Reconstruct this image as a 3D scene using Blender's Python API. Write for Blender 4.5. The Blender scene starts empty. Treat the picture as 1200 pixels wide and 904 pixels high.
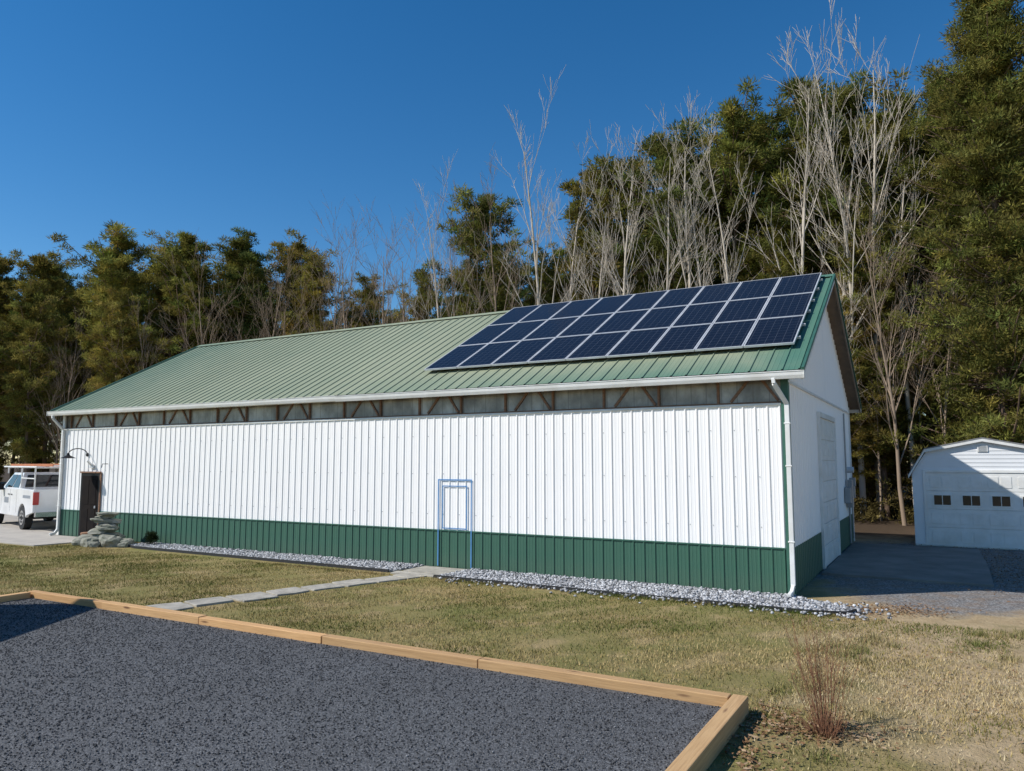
import bpy, math, random
import numpy as np
from mathutils import Vector, Matrix, noise as mnoise

random.seed(7)
rng = np.random.default_rng(7)
scene = bpy.context.scene
COL = scene.collection
scene.view_settings.view_transform = 'Standard'
scene.view_settings.look = 'None'
scene.view_settings.exposure = 0

# ------------------------------------------------------------------ materials
class NT:
    def __init__(s, name):
        s.m = bpy.data.materials.new(name); s.m.use_nodes = True
        s.t = s.m.node_tree; s.n = s.t.nodes; s.l = s.t.links
        s.b = s.n['Principled BSDF']
        s.tc = s.n.new('ShaderNodeTexCoord')
    def link(s, a, b): s.l.new(a, b)
    def mapping(s, scale=(1,1,1), rot=(0,0,0), src='Object'):
        mp = s.n.new('ShaderNodeMapping'); s.link(s.tc.outputs[src], mp.inputs['Vector'])
        mp.inputs['Scale'].default_value = scale; mp.inputs['Rotation'].default_value = rot
        return mp.outputs['Vector']
    def noise(s, scale, detail=5, rough=.55, vec=None, dist=0):
        n = s.n.new('ShaderNodeTexNoise'); n.inputs['Scale'].default_value = scale
        n.inputs['Detail'].default_value = detail; n.inputs['Roughness'].default_value = rough
        n.inputs['Distortion'].default_value = dist
        s.link(vec if vec else s.tc.outputs['Object'], n.inputs['Vector'])
        return n.outputs['Fac']
    def voro(s, scale, out='Distance', vec=None, feature='F1'):
        n = s.n.new('ShaderNodeTexVoronoi'); n.feature = feature
        n.inputs['Scale'].default_value = scale
        s.link(vec if vec else s.tc.outputs['Object'], n.inputs['Vector'])
        return n.outputs[out]
    def ramp(s, fac, stops):
        r = s.n.new('ShaderNodeValToRGB'); s.link(fac, r.inputs['Fac'])
        e = r.color_ramp.elements
        while len(e) < len(stops): e.new(.5)
        for el, (p, c) in zip(e, stops):
            el.position = p
            el.color = (*c, 1) if isinstance(c, tuple) else (c, c, c, 1)
        return r.outputs['Color']
    def mix(s, fac, a, b, mode='MIX'):
        m = s.n.new('ShaderNodeMix'); m.data_type = 'RGBA'; m.blend_type = mode
        for k, v in ((0, fac), (6, a), (7, b)):
            if isinstance(v, (int, float)): m.inputs[k].default_value = v
            elif isinstance(v, tuple): m.inputs[k].default_value = (*v, 1)
            else: s.link(v, m.inputs[k])
        return m.outputs[2]
    def math(s, op, a, b=None, clamp=False):
        m = s.n.new('ShaderNodeMath'); m.operation = op; m.use_clamp = clamp
        for k, v in ((0, a), (1, b)):
            if v is None: continue
            if isinstance(v, (int, float)): m.inputs[k].default_value = v
            else: s.link(v, m.inputs[k])
        return m.outputs[0]
    def xyz(s):
        x = s.n.new('ShaderNodeSeparateXYZ'); s.link(s.tc.outputs['Object'], x.inputs[0]); return x.outputs
    def attr(s, name='tint'):
        a = s.n.new('ShaderNodeAttribute'); a.attribute_name = name; return a.outputs['Color']
    def base(s, c):
        if isinstance(c, tuple): s.b.inputs['Base Color'].default_value = (*c, 1)
        else: s.link(c, s.b.inputs['Base Color'])
    def rough(s, v):
        if isinstance(v, (int, float)): s.b.inputs['Roughness'].default_value = v
        else: s.link(v, s.b.inputs['Roughness'])
    def bump(s, h, strength=.3, dist=.01):
        b = s.n.new('ShaderNodeBump'); b.inputs['Strength'].default_value = strength
        b.inputs['Distance'].default_value = dist
        s.link(h, b.inputs['Height']); s.link(b.outputs[0], s.b.inputs['Normal'])

def simple(name, c, c2=None, rough=.6, scale=4, metal=0, bump=0, bscale=60, stretch=None, spec=.5):
    m = NT(name)
    c2 = c2 or tuple(x*.8 for x in c)
    v = m.mapping(stretch) if stretch else None
    m.base(m.mix(m.ramp(m.noise(scale, 6, .6, v), [(.35, 0.), (.65, 1.)]), c, c2))
    m.rough(rough); m.b.inputs['Metallic'].default_value = metal
    m.b.inputs['Specular IOR Level'].default_value = spec
    if bump: m.bump(m.noise(bscale, 4, .6, v), bump, .01)
    return m.m

def tinted(name, trans=0):
    m = NT(name)
    d = m.n.new('ShaderNodeBsdfDiffuse'); a = m.attr()
    if trans:
        oi = m.n.new('ShaderNodeObjectInfo')
        per = m.ramp(oi.outputs['Random'], [(0, (.72, .80, .80)), (.35, (1.0, 1.0, .9)), (.7, (1.30, 1.18, 1.0)), (1, (.88, .98, .85))])
        a = m.mix(1.0, a, per, 'MULTIPLY')
    m.link(a, d.inputs['Color'])
    out = m.n['Material Output']; m.n.remove(m.b)
    if trans:
        t = m.n.new('ShaderNodeBsdfTranslucent'); m.link(a, t.inputs['Color'])
        x = m.n.new('ShaderNodeMixShader'); x.inputs[0].default_value = trans
        m.link(d.outputs[0], x.inputs[1]); m.link(t.outputs[0], x.inputs[2]); m.link(x.outputs[0], out.inputs['Surface'])
    else:
        m.link(d.outputs[0], out.inputs['Surface'])
    return m.m

def diffuse(name, c, c2, scale=1.0):
    m = NT(name)
    d = m.n.new('ShaderNodeBsdfDiffuse'); m.link(m.mix(m.noise(scale, 2), c, c2), d.inputs['Color'])
    out = m.n['Material Output']; m.link(d.outputs[0], out.inputs['Surface']); m.n.remove(m.b)
    return m.m

M = {}
def metal_wall(name, c, dirt, rough=.45):
    m = NT(name)
    v = m.mapping((1.2, 1.2, .35))
    n = m.noise(2.2, 6, .6, v)
    o = m.xyz()
    low = m.math('SUBTRACT', 1.0, m.math('MULTIPLY', o[2], 2.2, True), True)
    d = m.math('MULTIPLY', low, m.noise(6, 5, .7))
    cc = m.mix(m.ramp(n, [(.35, 0.), (.75, .55)]), c, tuple(x*.93 for x in c))
    st = m.noise(2.0, 4, .6, m.mapping((7, 7, .25)))
    cc = m.mix(m.ramp(st, [(.55, 0.), (.8, .22)]), cc, tuple(.7*a+.3*b for a, b in zip(c, dirt)))
    m.base(m.mix(m.math('MULTIPLY', d, .6, True), cc, dirt))
    m.rough(rough); m.bump(m.noise(1.6, 3, .5, m.mapping((1, 1, .6))), .12, .02)
    return m.m
M['white'] = metal_wall('white_painted_metal', (.92, .90, .88), (.5, .47, .4))
M['green'] = metal_wall('green_painted_metal', (.042, .120, .080), (.10, .12, .08), .5)
M['greentrim'] = simple('green_trim', (.045, .135, .095), rough=.45)
M['whitetrim'] = simple('white_trim', (.80, .80, .78), (.68, .67, .63), rough=.4, scale=2)
M['black'] = simple('black_metal', (.015, .015, .016), rough=.5, spec=.2)
M['darkdoor'] = simple('dark_door_paint', (.012, .010, .010), (.018, .014, .012), rough=.8, spec=.08)
M['glassdark'] = simple('window_glass', (.02, .025, .03), rough=.06)
M['wood_old'] = simple('aged_framing_wood', (.28, .15, .085), (.17, .095, .06), rough=.8, scale=6, stretch=(1, 1, 4), bump=.3)
M['tan'] = simple('brown_soffit', (.22, .16, .11), (.16, .12, .085), rough=.7)
M['concrete'] = simple('concrete', (.46, .42, .36), (.36, .33, .29), rough=.85, scale=1.5, bump=.3, bscale=90)
M['concrete_dk'] = simple('weathered_concrete', (.24, .225, .20), (.15, .14, .125), rough=.9, scale=1.2, bump=.4, bscale=70)
M['slab'] = simple('paving_stone', (.42, .39, .33), (.27, .25, .21), rough=.9, scale=4, bump=.5, bscale=40)
M['edging'] = simple('black_edging', (.02, .02, .022), rough=.6)
M['bluetape'] = simple('blue_tape', (.08, .25, .52), rough=.6)
M['conduit'] = simple('grey_conduit', (.33, .34, .35), rough=.45, metal=.3)
M['rock'] = simple('field_stone', (.30, .29, .24), (.15, .16, .12), rough=.9, scale=5, bump=.8, bscale=14)

def clear_panel():
    m = NT('weathered_translucent_panel')
    v = m.mapping((1.2, 1, .8)); n = m.noise(1.2, 5, .6, v)
    o = m.xyz()
    seam = m.math('GREATER_THAN', m.math('FRACT', m.math('MULTIPLY', o[0], 1/.305)), .93)
    c = m.ramp(n, [(.35, (.12, .10, .085)), (.5, (.25, .23, .20)), (.66, (.46, .44, .40))])
    m.base(m.mix(m.math('MULTIPLY', seam, .5), c, (.12, .10, .085))); m.rough(.25)
    return m.m
M['smoke'] = clear_panel()

def roof_mat():
    m = NT('weathered_green_roof'); o = m.xyz()
    big = m.noise(.35, 5, .6, m.mapping((1, .35, .35)))
    streak = m.noise(3.0, 6, .7, m.mapping((3.2, .12, .12)))
    c = m.mix(m.ramp(big, [(.3, 0.), (.7, 1.)]), (.265, .295, .195), (.33, .35, .235))
    c = m.mix(m.math('MULTIPLY', m.ramp(streak, [(.35, 0.), (.7, 1.)]), .5), c, (.19, .230, .155))
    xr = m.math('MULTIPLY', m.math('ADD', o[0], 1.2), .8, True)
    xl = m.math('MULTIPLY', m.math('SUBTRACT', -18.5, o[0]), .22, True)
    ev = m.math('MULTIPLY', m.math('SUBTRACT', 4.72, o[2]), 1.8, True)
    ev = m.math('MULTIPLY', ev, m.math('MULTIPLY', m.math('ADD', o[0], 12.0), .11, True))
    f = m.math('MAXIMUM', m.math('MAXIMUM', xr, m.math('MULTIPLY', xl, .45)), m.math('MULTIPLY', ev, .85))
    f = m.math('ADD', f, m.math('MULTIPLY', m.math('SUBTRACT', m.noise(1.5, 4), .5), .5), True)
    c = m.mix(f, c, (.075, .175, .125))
    m.base(c); m.rough(.6); m.b.inputs['Specular IOR Level'].default_value = .3
    m.bump(m.noise(2.0, 3), .15, .02)
    return m.m
M['roof'] = roof_mat()

def solar_mat():
    m = NT('solar_cells'); o = m.xyz()
    def line(ax, pitch, w):
        f = m.math('FRACT', m.math('DIVIDE', ax, pitch))
        d = m.math('ABSOLUTE', m.math('SUBTRACT', f, .5))
        return m.math('GREATER_THAN', d, .5 - w)
    l1 = line(o[0], 1.005/6, .022); l2 = line(o[1], 1.78/10, .02)
    l = m.math('MAXIMUM', l1, l2)
    n = m.noise(1.1, 2)
    c = m.mix(n, (.006, .007, .012), (.010, .011, .018))
    m.base(m.mix(m.math('MULTIPLY', l, .42), c, (.14, .15, .17)))
    m.rough(.2); m.b.inputs['Specular IOR Level'].default_value = .12
    return m.m
M['solar'] = solar_mat()
M['alu'] = simple('aluminium_frame', (.66, .67, .69), rough=.4, metal=.2)

def timber_mat():
    m = NT('new_timber')
    g = m.noise(5, 6, .65, m.mapping((.35, 6, 6)), .6)
    w = m.noise(18, 4, .6, m.mapping((.12, 5, 5)))
    c = m.mix(m.ramp(g, [(.3, 0.), (.7, 1.)]), (.66, .42, .205), (.53, .315, .14))
    c = m.mix(m.math('MULTIPLY', m.ramp(w, [(.45, 0.), (.62, 1.)]), .4), c, (.33, .18, .08))
    kn = m.voro(1.6, vec=m.mapping((.7, 3.5, 3.5)))
    c = m.mix(m.ramp(kn, [(.06, 1.), (.13, 0.)]), c, (.17, .08, .035))
    t = m.attr(); c = m.mix(1.0, c, t, 'MULTIPLY')
    m.base(c); m.rough(.75); m.bump(w, .25, .006)
    return m.m
M['timber'] = timber_mat()

def dark_gravel():
    m = NT('dark_gravel')
    cc = m.voro(70, 'Color'); d = m.voro(70)
    bw = m.n.new('ShaderNodeRGBToBW'); m.link(cc, bw.inputs[0])
    c = m.ramp(bw.outputs[0], [(.15, (.050, .051, .053)), (.55, (.090, .092, .095)), (.85, (.165, .168, .172))])
    c = m.mix(m.ramp(m.noise(.8, 4), [(.3, 0.), (.7, .35)]), c, (.068, .067, .066))
    m.base(c); m.rough(.8)
    inv = m.math('SUBTRACT', 1., d)
    m.bump(m.math('ADD', inv, m.noise(30, 3)), .8, .010)
    return m.m
M['dgravel'] = dark_gravel()
def lt_gravel():
    m = NT('light_gravel_bed')
    cc = m.voro(26, 'Color'); d = m.voro(26)
    bw = m.n.new('ShaderNodeRGBToBW'); m.link(cc, bw.inputs[0])
    m.base(m.ramp(bw.outputs[0], [(.15, (.10, .10, .105)), (.55, (.26, .27, .28)), (.85, (.45, .46, .48))]))
    m.rough(.85); m.bump(m.math('SUBTRACT', 1., d), .9, .02)
    return m.m
M['lgravel'] = lt_gravel()

def ground_mat():
    m = NT('ground'); o = m.xyz()
    x, y = o[0], o[1]
    n1 = m.noise(.45, 6, .6); n2 = m.noise(3.0, 6, .65); n3 = m.noise(28, 4, .7); n4 = m.noise(1.3, 5, .6)
    lawn = m.mix(m.ramp(n1, [(.38, 0.), (.62, 1.)]), (.165, .165, .045), (.31, .230, .10))
    lawn = m.mix(m.ramp(n2, [(.4, 0.), (.7, .8)]), lawn, (.13, .135, .038))
    lawn = m.mix(m.ramp(n4, [(.52, 0.), (.64, .75)]), lawn, (.37, .27, .14))
    lawn = m.mix(m.math('MULTIPLY', n3, .45), lawn, (.31, .24, .11))
    straw = m.mix(m.ramp(n2, [(.35, 0.), (.65, 1.)]), (.54, .41, .25), (.39, .285, .16))
    straw = m.mix(m.math('MULTIPLY', m.ramp(n3, [(.3, 0.), (.7, 1.)]), .5), straw, (.25, .18, .09))
    straw = m.mix(m.ramp(n4, [(.54, 0.), (.68, .6)]), straw, (.22, .185, .075))
    k = m.math('ADD', m.math('MULTIPLY', m.math('SUBTRACT', x, 3.2), .6), m.math('MULTIPLY', m.math('SUBTRACT', n4, .5), 3.0))
    k = m.math('ADD', k, m.math('MULTIPLY', m.math('SUBTRACT', 9.5, y), .16))
    c = m.mix(m.math('ADD', k, 0, True), lawn, straw)
    a = m.math('MULTIPLY', m.math('SUBTRACT', y, 12.3), 1.3)
    b2 = m.math('MULTIPLY', m.math('SUBTRACT', x, 5.9), 1.3)
    b3 = m.math('MULTIPLY', m.math('SUBTRACT', 24.5, y), 1.0)
    g = m.math('MINIMUM', m.math('MINIMUM', a, b2), b3)
    g = m.math('ADD', g, m.math('MULTIPLY', m.math('SUBTRACT', n4, .55), 3.6), True)
    vc = m.voro(40, 'Color'); bw = m.n.new('ShaderNodeRGBToBW'); m.link(vc, bw.inputs[0])
    dr = m.ramp(bw.outputs[0], [(.2, (.12, .115, .11)), (.55, (.22, .21, .20)), (.85, (.36, .35, .34))])
    dr = m.mix(m.ramp(n2, [(.45, 0.), (.7, .7)]), dr, (.24, .16, .10))
    c = m.mix(g, c, dr)
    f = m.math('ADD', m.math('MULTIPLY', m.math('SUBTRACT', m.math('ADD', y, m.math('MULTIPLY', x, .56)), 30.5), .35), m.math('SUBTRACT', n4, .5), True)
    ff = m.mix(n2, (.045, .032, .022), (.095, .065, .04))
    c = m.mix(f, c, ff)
    m.base(c); m.rough(.95); m.b.inputs['Specular IOR Level'].default_value = .15
    m.bump(m.math('ADD', n3, m.math('MULTIPLY', n2, 2.)), .8, .03)
    return m.m
M['ground'] = ground_mat()
M['leaf'] = tinted('foliage_tint', .38)
M['tint'] = tinted('grass_tint')
M['stone_t'] = tinted('stone_tint')
M['bark_pine'] = diffuse('pine_bark', (.24, .17, .125), (.13, .09, .065))
M['bark_pale'] = diffuse('pale_bark', (.62, .55, .46), (.42, .36, .29))
M['bark_mid'] = diffuse('grey_brown_bark', (.34, .26, .19), (.22, .165, .12))
M['twig_red'] = diffuse('dry_stem', (.30, .15, .09), (.19, .10, .06), 8)

# ------------------------------------------------------------------ mesh helpers
class MB:
    def __init__(s): s.v = []; s.f = []; s.mi = []; s.mats = []
    def mid(s, m):
        if m not in s.mats: s.mats.append(m)
        return s.mats.index(m)
    def add(s, vs, fs, m):
        o = len(s.v); s.v += [tuple(v) for v in vs]; k = s.mid(m)
        for f in fs: s.f.append([i+o for i in f]); s.mi.append(k)
    def box(s, x0, x1, y0, y1, z0, z1, m):
        vs = [(x0,y0,z0),(x1,y0,z0),(x1,y1,z0),(x0,y1,z0),(x0,y0,z1),(x1,y0,z1),(x1,y1,z1),(x0,y1,z1)]
        s.add(vs, [(0,3,2,1),(4,5,6,7),(0,1,5,4),(1,2,6,5),(2,3,7,6),(3,0,4,7)], m)
    def beam(s, p0, p1, w, h, m, up=(0,0,1)):
        p0 = Vector(p0); p1 = Vector(p1); d = (p1-p0).normalized()
        a = d.cross(Vector(up))
        if a.length < 1e-4: a = d.cross(Vector((0,1,0)))
        a.normalize(); b = a.cross(d).normalized()
        vs = []
        for p in (p0, p1):
            for i, j in ((-1,-1),(1,-1),(1,1),(-1,1)):
                vs.append(p + a*(i*w/2) + b*(j*h/2))
        s.add(vs, [(0,1,2,3),(7,6,5,4),(0,4,5,1),(1,5,6,2),(2,6,7,3),(3,7,4,0)], m)
    def tube(s, pts, r, m, n=8):
        pts = [Vector(p) for p in pts]; rs = r if isinstance(r, (list, tuple)) else [r]*len(pts)
        vs = []; fs = []
        for i, p in enumerate(pts):
            d = (pts[min(i+1, len(pts)-1)] - pts[max(i-1, 0)]).normalized()
            a = d.cross(Vector((0,0,1)));
            if a.length < .05: a = d.cross(Vector((0,1,0)))
            a.normalize(); b = a.cross(d)
            for k in range(n):
                t = 2*math.pi*k/n; vs.append(p + (a*math.cos(t)+b*math.sin(t))*rs[i])
        for i in range(len(pts)-1):
            for k in range(n):
                fs.append((i*n+k, i*n+(k+1)%n, (i+1)*n+(k+1)%n, (i+1)*n+k))
        fs.append(tuple(range(n))[::-1]); fs.append(tuple((len(pts)-1)*n+k for k in range(n)))
        s.add(vs, fs, m)
    def prism(s, poly, axis, a0, a1, m):
        def P(p, a):
            return {'x': (a, p[0], p[1]), 'y': (p[0], a, p[1]), 'z': (p[0], p[1], a)}[axis]
        n = len(poly)
        vs = [P(p, a0) for p in poly] + [P(p, a1) for p in poly]
        fs = [tuple(range(n))[::-1], tuple(range(n, 2*n))] + [(i, (i+1)%n, n+(i+1)%n, n+i) for i in range(n)]
        s.add(vs, fs, m)
    def obj(s, name, parent=None, bevel=0, smooth=False, tint=None):
        me = bpy.data.meshes.new(name); me.from_pydata(s.v, [], s.f)
        for m in s.mats: me.materials.append(m)
        me.polygons.foreach_set('material_index', s.mi)
        if smooth: me.polygons.foreach_set('use_smooth', [True]*len(s.f))
        me.update()
        import bmesh
        bm = bmesh.new(); bm.from_mesh(me); bmesh.ops.recalc_face_normals(bm, faces=bm.faces); bm.to_mesh(me); bm.free()
        o = bpy.data.objects.new(name, me); COL.objects.link(o)
        if parent: o.parent = parent
        if bevel:
            b = o.modifiers.new('bevel', 'BEVEL'); b.width = bevel; b.segments = 2; b.limit_method = 'ANGLE'
            b.angle_limit = math.radians(40)
        if tint is not None:
            ca = me.color_attributes.new('tint', 'FLOAT_COLOR', 'POINT')
            ca.data.foreach_set('color', np.array(tint, dtype=np.float32).ravel())
        return o

def empty(name, loc=(0,0,0), rz=0, parent=None):
    e = bpy.data.objects.new(name, None); COL.objects.link(e)
    e.location = loc; e.rotation_euler = (0, 0, rz); e.empty_display_size = .5
    if parent: e.parent = parent
    return e

def fast_mesh(name, V, T, C=None, mats=(), mi=None):
    V = np.asarray(V, dtype=np.float32); T = np.asarray(T, dtype=np.int32)
    me = bpy.data.meshes.new(name)
    me.vertices.add(len(V)); me.vertices.foreach_set('co', V.ravel())
    me.loops.add(T.size); me.loops.foreach_set('vertex_index', T.ravel())
    k = T.shape[1]
    me.polygons.add(len(T)); me.polygons.foreach_set('loop_start', np.arange(0, T.size, k, dtype=np.int32))
    for m in mats: me.materials.append(m)
    if mi is not None: me.polygons.foreach_set('material_index', np.asarray(mi, dtype=np.int32))
    me.update(calc_edges=True)
    if C is not None:
        C = np.asarray(C, dtype=np.float32)
        if C.shape[1] == 3: C = np.hstack([C, np.ones((len(C), 1), np.float32)])
        ca = me.color_attributes.new('tint', 'FLOAT_COLOR', 'POINT'); ca.data.foreach_set('color', C.ravel())
    return me

def linkobj(name, me, parent=None, loc=(0,0,0), rz=0, sc=1):
    o = bpy.data.objects.new(name, me); COL.objects.link(o)
    o.location = loc; o.rotation_euler = (0, 0, rz)
    o.scale = (sc, sc, sc) if isinstance(sc, (int, float)) else sc
    if parent: o.parent = parent
    return o

def ribbed(mb, base, top, n, u0, u1, mat, pitch=.229, h=.02, w=.05, flat_w=.02):
    us = [(u0, 0)]
    u = u0 + pitch/2
    while u < u1 - w:
        us += [(u-w/2, 0), (u-flat_w/2, h), (u+flat_w/2, h), (u+w/2, 0)]
        for q in (1/3, 2/3):
            c = u + pitch*q
            if c < u1-w: us += [(c-.014, 0), (c, .004), (c+.014, 0)]
        u += pitch
    us.append((u1, 0)); us.sort()
    vs = []; fs = []
    for (u, hh) in us:
        vs.append(Vector(base(u)) + n*hh); vs.append(Vector(top(u)) + n*hh)
    for i in range(len(us)-1):
        fs.append((2*i, 2*i+2, 2*i+3, 2*i+1))
    mb.add(vs, fs, mat)

# ------------------------------------------------------------------ barn
ANG = math.atan2(-.492, .871)
BX, BY = 5.21, 14.30
def W(x, y):
    return (BX + x*.8707 + y*.4918, BY - x*.4918 + y*.8707)
barn = empty('metal_barn', (BX, BY, 0), ANG)
L, D = 23.6, 11.1
EY, EZ, RY, RZ = -.30, 4.20, 5.55, 7.24
SL = (RZ-EZ)/(RY-EY)
def rz(y): return EZ + SL*((y-EY) if y <= RY else (2*RY-y-EY))
WT, GT = 3.58, .88

m = MB(); N = Vector((0,-1,0))
ribbed(m, lambda u: (u, 0, GT), lambda u: (u, 0, WT), N, -L, 0, M['white'])
o = m.obj('front_wall', barn)
m = MB()
ribbed(m, lambda u: (u, -.004, .02), lambda u: (u, -.004, GT-.012), N, -L, 0, M['green'])
o = m.obj('front_wainscot', barn)
m = MB()
m.box(-L, 0, -.030, .004, GT-.014, GT+.012, M['greentrim'])
m.box(-L, 0, -.034, .004, WT-.01, WT+.03, M['whitetrim'])
x = -L+.114
while x < -.1:
    for z in (1.25, 2.2, 3.1):
        m.box(x+.045, x+.060, -.010, .0, z, z+.012, M['conduit'])
    x += .458
m.obj('wall_trim', barn)
m = MB()
m.box(-L+.05, -.05, .05, .07, WT+.03, 4.32, M['smoke'])
x = -.05
i = 0
while x > -L+.1:
    m.box(x-.045, x, .0, .049, WT+.03, 4.34, M['wood_old'])
    if i % 2 == 0:
        m.beam((x-.1, .035, WT+.08), (x-.50, .035, 4.22), .03, .05, M['wood_old'])
        m.beam((x-1.0, .035, WT+.08), (x-.54, .035, 4.22), .028, .05, M['wood_old'])
    x -= 1.22; i += 1
m.box(-L+.05, -.05, .02, .049, WT+.03, WT+.065, M['wood_old'])
m.box(-L+.05, -.05, -.06, .02, 4.20, 4.29, M['wood_old'])
m.obj('clerestory_band', barn)

for gx, nm, sgn in ((0, 'right', 1), (-L, 'left', -1)):
    m = MB(); NN = Vector((sgn, 0, 0))
    ribbed(m, lambda u: (gx, u, GT), lambda u: (gx, u, 4.02), NN, 0, D, M['white'])
    ribbed(m, lambda u: (gx+sgn*.012, u, 4.02), lambda u: (gx+sgn*.012, u, rz(u)-.06), NN, 0, RY, M['white'])
    ribbed(m, lambda u: (gx+sgn*.012, u, 4.02), lambda u: (gx+sgn*.012, u, rz(u)-.06), NN, RY, D, M['white'])
    ribbed(m, lambda u: (gx+sgn*.006, u, .02), lambda u: (gx+sgn*.006, u, GT), NN, 0, D, M['green'])
    m.box(gx+(.0 if sgn>0 else -.05), gx+(.05 if sgn>0 else 0), 0, D, 4.0, 4.045, M['whitetrim'])
    m.obj('gable_wall', barn)
m = MB()
m.box(-L, 0, D-.02, D, 0, 4.3, M['white'])
m.obj('rear_wall', barn)
m = MB()
m.box(.0, .045, -.04, .10, .03, 4.2, M['greentrim'])
m.box(-.09, 0, -.045, -.024, .03, GT, M['greentrim'])
m.box(-.09, 0, -.045, -.026, GT, 4.2, M['greentrim'])
m.box(-L-.04, -L+.08, -.045, 0, .03, 4.2, M['whitetrim'])
m.box(0, .045, D-.08, D+.04, .03, 4.2, M['whitetrim'])
m.obj('corner_trim', barn)

RX0, RX1 = -L-.35, .36
m = MB(); nf = Vector((0, -SL, 1)).normalized()
ribbed(m, lambda u: (u, EY, EZ), lambda u: (u, RY, RZ), nf, RX0, RX1, M['roof'], pitch=.305, h=.022)
nb = Vector((0, SL, 1)).normalized()
ribbed(m, lambda u: (u, 2*RY-EY, EZ), lambda u: (u, RY, RZ), nb, RX0, RX1, M['roof'], pitch=.305, h=.022)
m.obj('roof', barn)
m = MB()
m.add([(RX0, EY+.02, EZ-.05), (RX1-.02, EY+.02, EZ-.05), (RX1-.02, RY, RZ-.06), (RX0, RY, RZ-.06)], [(0,1,2,3)], M['tan'])
m.add([(RX0, 2*RY-EY-.02, EZ-.05), (RX1-.02, 2*RY-EY-.02, EZ-.05), (RX1-.02, RY, RZ-.06), (RX0, RY, RZ-.06)], [(0,1,2,3)], M['tan'])
m.obj('roof_underside', barn)
m = MB()
for s_ in (-1, 1):
    m.add([(RX0, RY, RZ+.045), (RX1+.01, RY, RZ+.045), (RX1+.01, RY+s_*.2, RZ+.045-.2*SL), (RX0, RY+s_*.2, RZ+.045-.2*SL)], [(0,1,2,3)], M['roof'])
for xx in (RX0, RX1):
    for y0 in (EY, 2*RY-EY):
        m.beam((xx, y0, EZ+.005), (xx, RY, RZ+.005), .05, .075, M['greentrim'])
        m.beam((xx-(.02 if xx>0 else -.02), y0, EZ-.11), (xx-(.02 if xx>0 else -.02), RY, RZ-.115), .03, .15, M['whitetrim'] if y0<0 else M['tan'])
m.obj('roof_trim', barn)
m = MB()
m.box(RX0+.02, RX1-.04, EY+.0, EY+.03, EZ-.16, EZ-.012, M['whitetrim'])
prof = [(EY-.003, EZ-.15), (EY-.075, EZ-.15), (EY-.10, EZ-.09), (EY-.11, EZ-.02), (EY-.12, EZ-.02), (EY-.12, EZ-.01), (EY-.095, EZ-.01), (EY-.085, EZ-.09), (EY-.065, EZ-.135), (EY-.003, EZ-.135)]
m.prism(prof, 'x', RX0-.03, -11.0, M['whitetrim'])
prof2 = [(a, b-.02) for a, b in prof]
m.prism(prof2, 'x', -11.0, RX1+.03, M['whitetrim'])
m.box(RX0-.035, RX0-.03, EY-.12, EY, EZ-.15, EZ-.01, M['whitetrim'])
m.box(RX1+.03, RX1+.035, EY-.12, EY, EZ-.17, EZ-.03, M['whitetrim'])
m.box(RX0, RX1, 2*RY-EY, 2*RY-EY+.12, EZ-.15, EZ-.02, M['whitetrim'])
m.obj('gutter', barn)
m = MB()
def dspout(x, side):
    pts = [(x+side*.18, EY-.06, EZ-.15), (x+side*.17, EY-.06, EZ-.25), (x, -.09, EZ-.62), (x, -.085, .22), (x+side*.02, -.16, .10), (x+side*.04, -.32, .06)]
    for a, b in zip(pts[:-1], pts[1:]):
        m.beam(a, b, .085, .065, M['whitetrim'], up=(0,1,0) if abs(a[2]-b[2])>.3 else (1,0,0))
    for z in (1.0, 2.4, 3.2): m.box(x-.06, x+.06, -.128, -.04, z, z+.03, M['whitetrim'])
dspout(.02, -1)
dspout(-L-.02+.1, -1)
m.obj('downspout', barn, bevel=.008)

m = MB()
dx0, dx1 = -22.40, -21.36
m.box(dx0, dx1, -.05, -.02, 0.02, 2.12, M['black'])
m.box(dx0+.09, dx1-.09, -.058, -.045, .06, 2.03, M['darkdoor'])
for z0, z1 in ((1.1, 1.9), (.2, .95)):
    for a in (dx0+.18, dx0+.57):
        m.box(a, a+.30, -.068, -.05, z0, z1, M['darkdoor'])
m.box(dx1-.17, dx1-.13, -.10, -.058, .98, 1.06, M['alu'])
m.box(dx0-.03, dx1+.03, -.08, -.02, 2.12, 2.17, M['wood_old'])
m.box(dx1, dx1+.05, -.06, -.02, .02, 2.12, M['wood_old'])
m.obj('entry_door', barn, bevel=.006)
m = MB()
def frame(x0, x1, z0, z1, w, y, mm, bottom=True):
    m.box(x0, x0+w, y-.002, y+.004, z0, z1, mm); m.box(x1-w, x1, y-.002, y+.004, z0, z1, mm)
    m.box(x0+w, x1-w, y-.002, y+.004, z1-w, z1, mm)
    if bottom: m.box(x0+w, x1-w, y-.002, y+.004, z0, z0+w, mm)
frame(-8.0, -7.04, .05, 2.08, .030, -.030, M['bluetape'], False)
frame(-7.87, -7.17, .92, 1.93, .024, -.030, M['bluetape'])
m.obj('blue_door_outline', barn)

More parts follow.
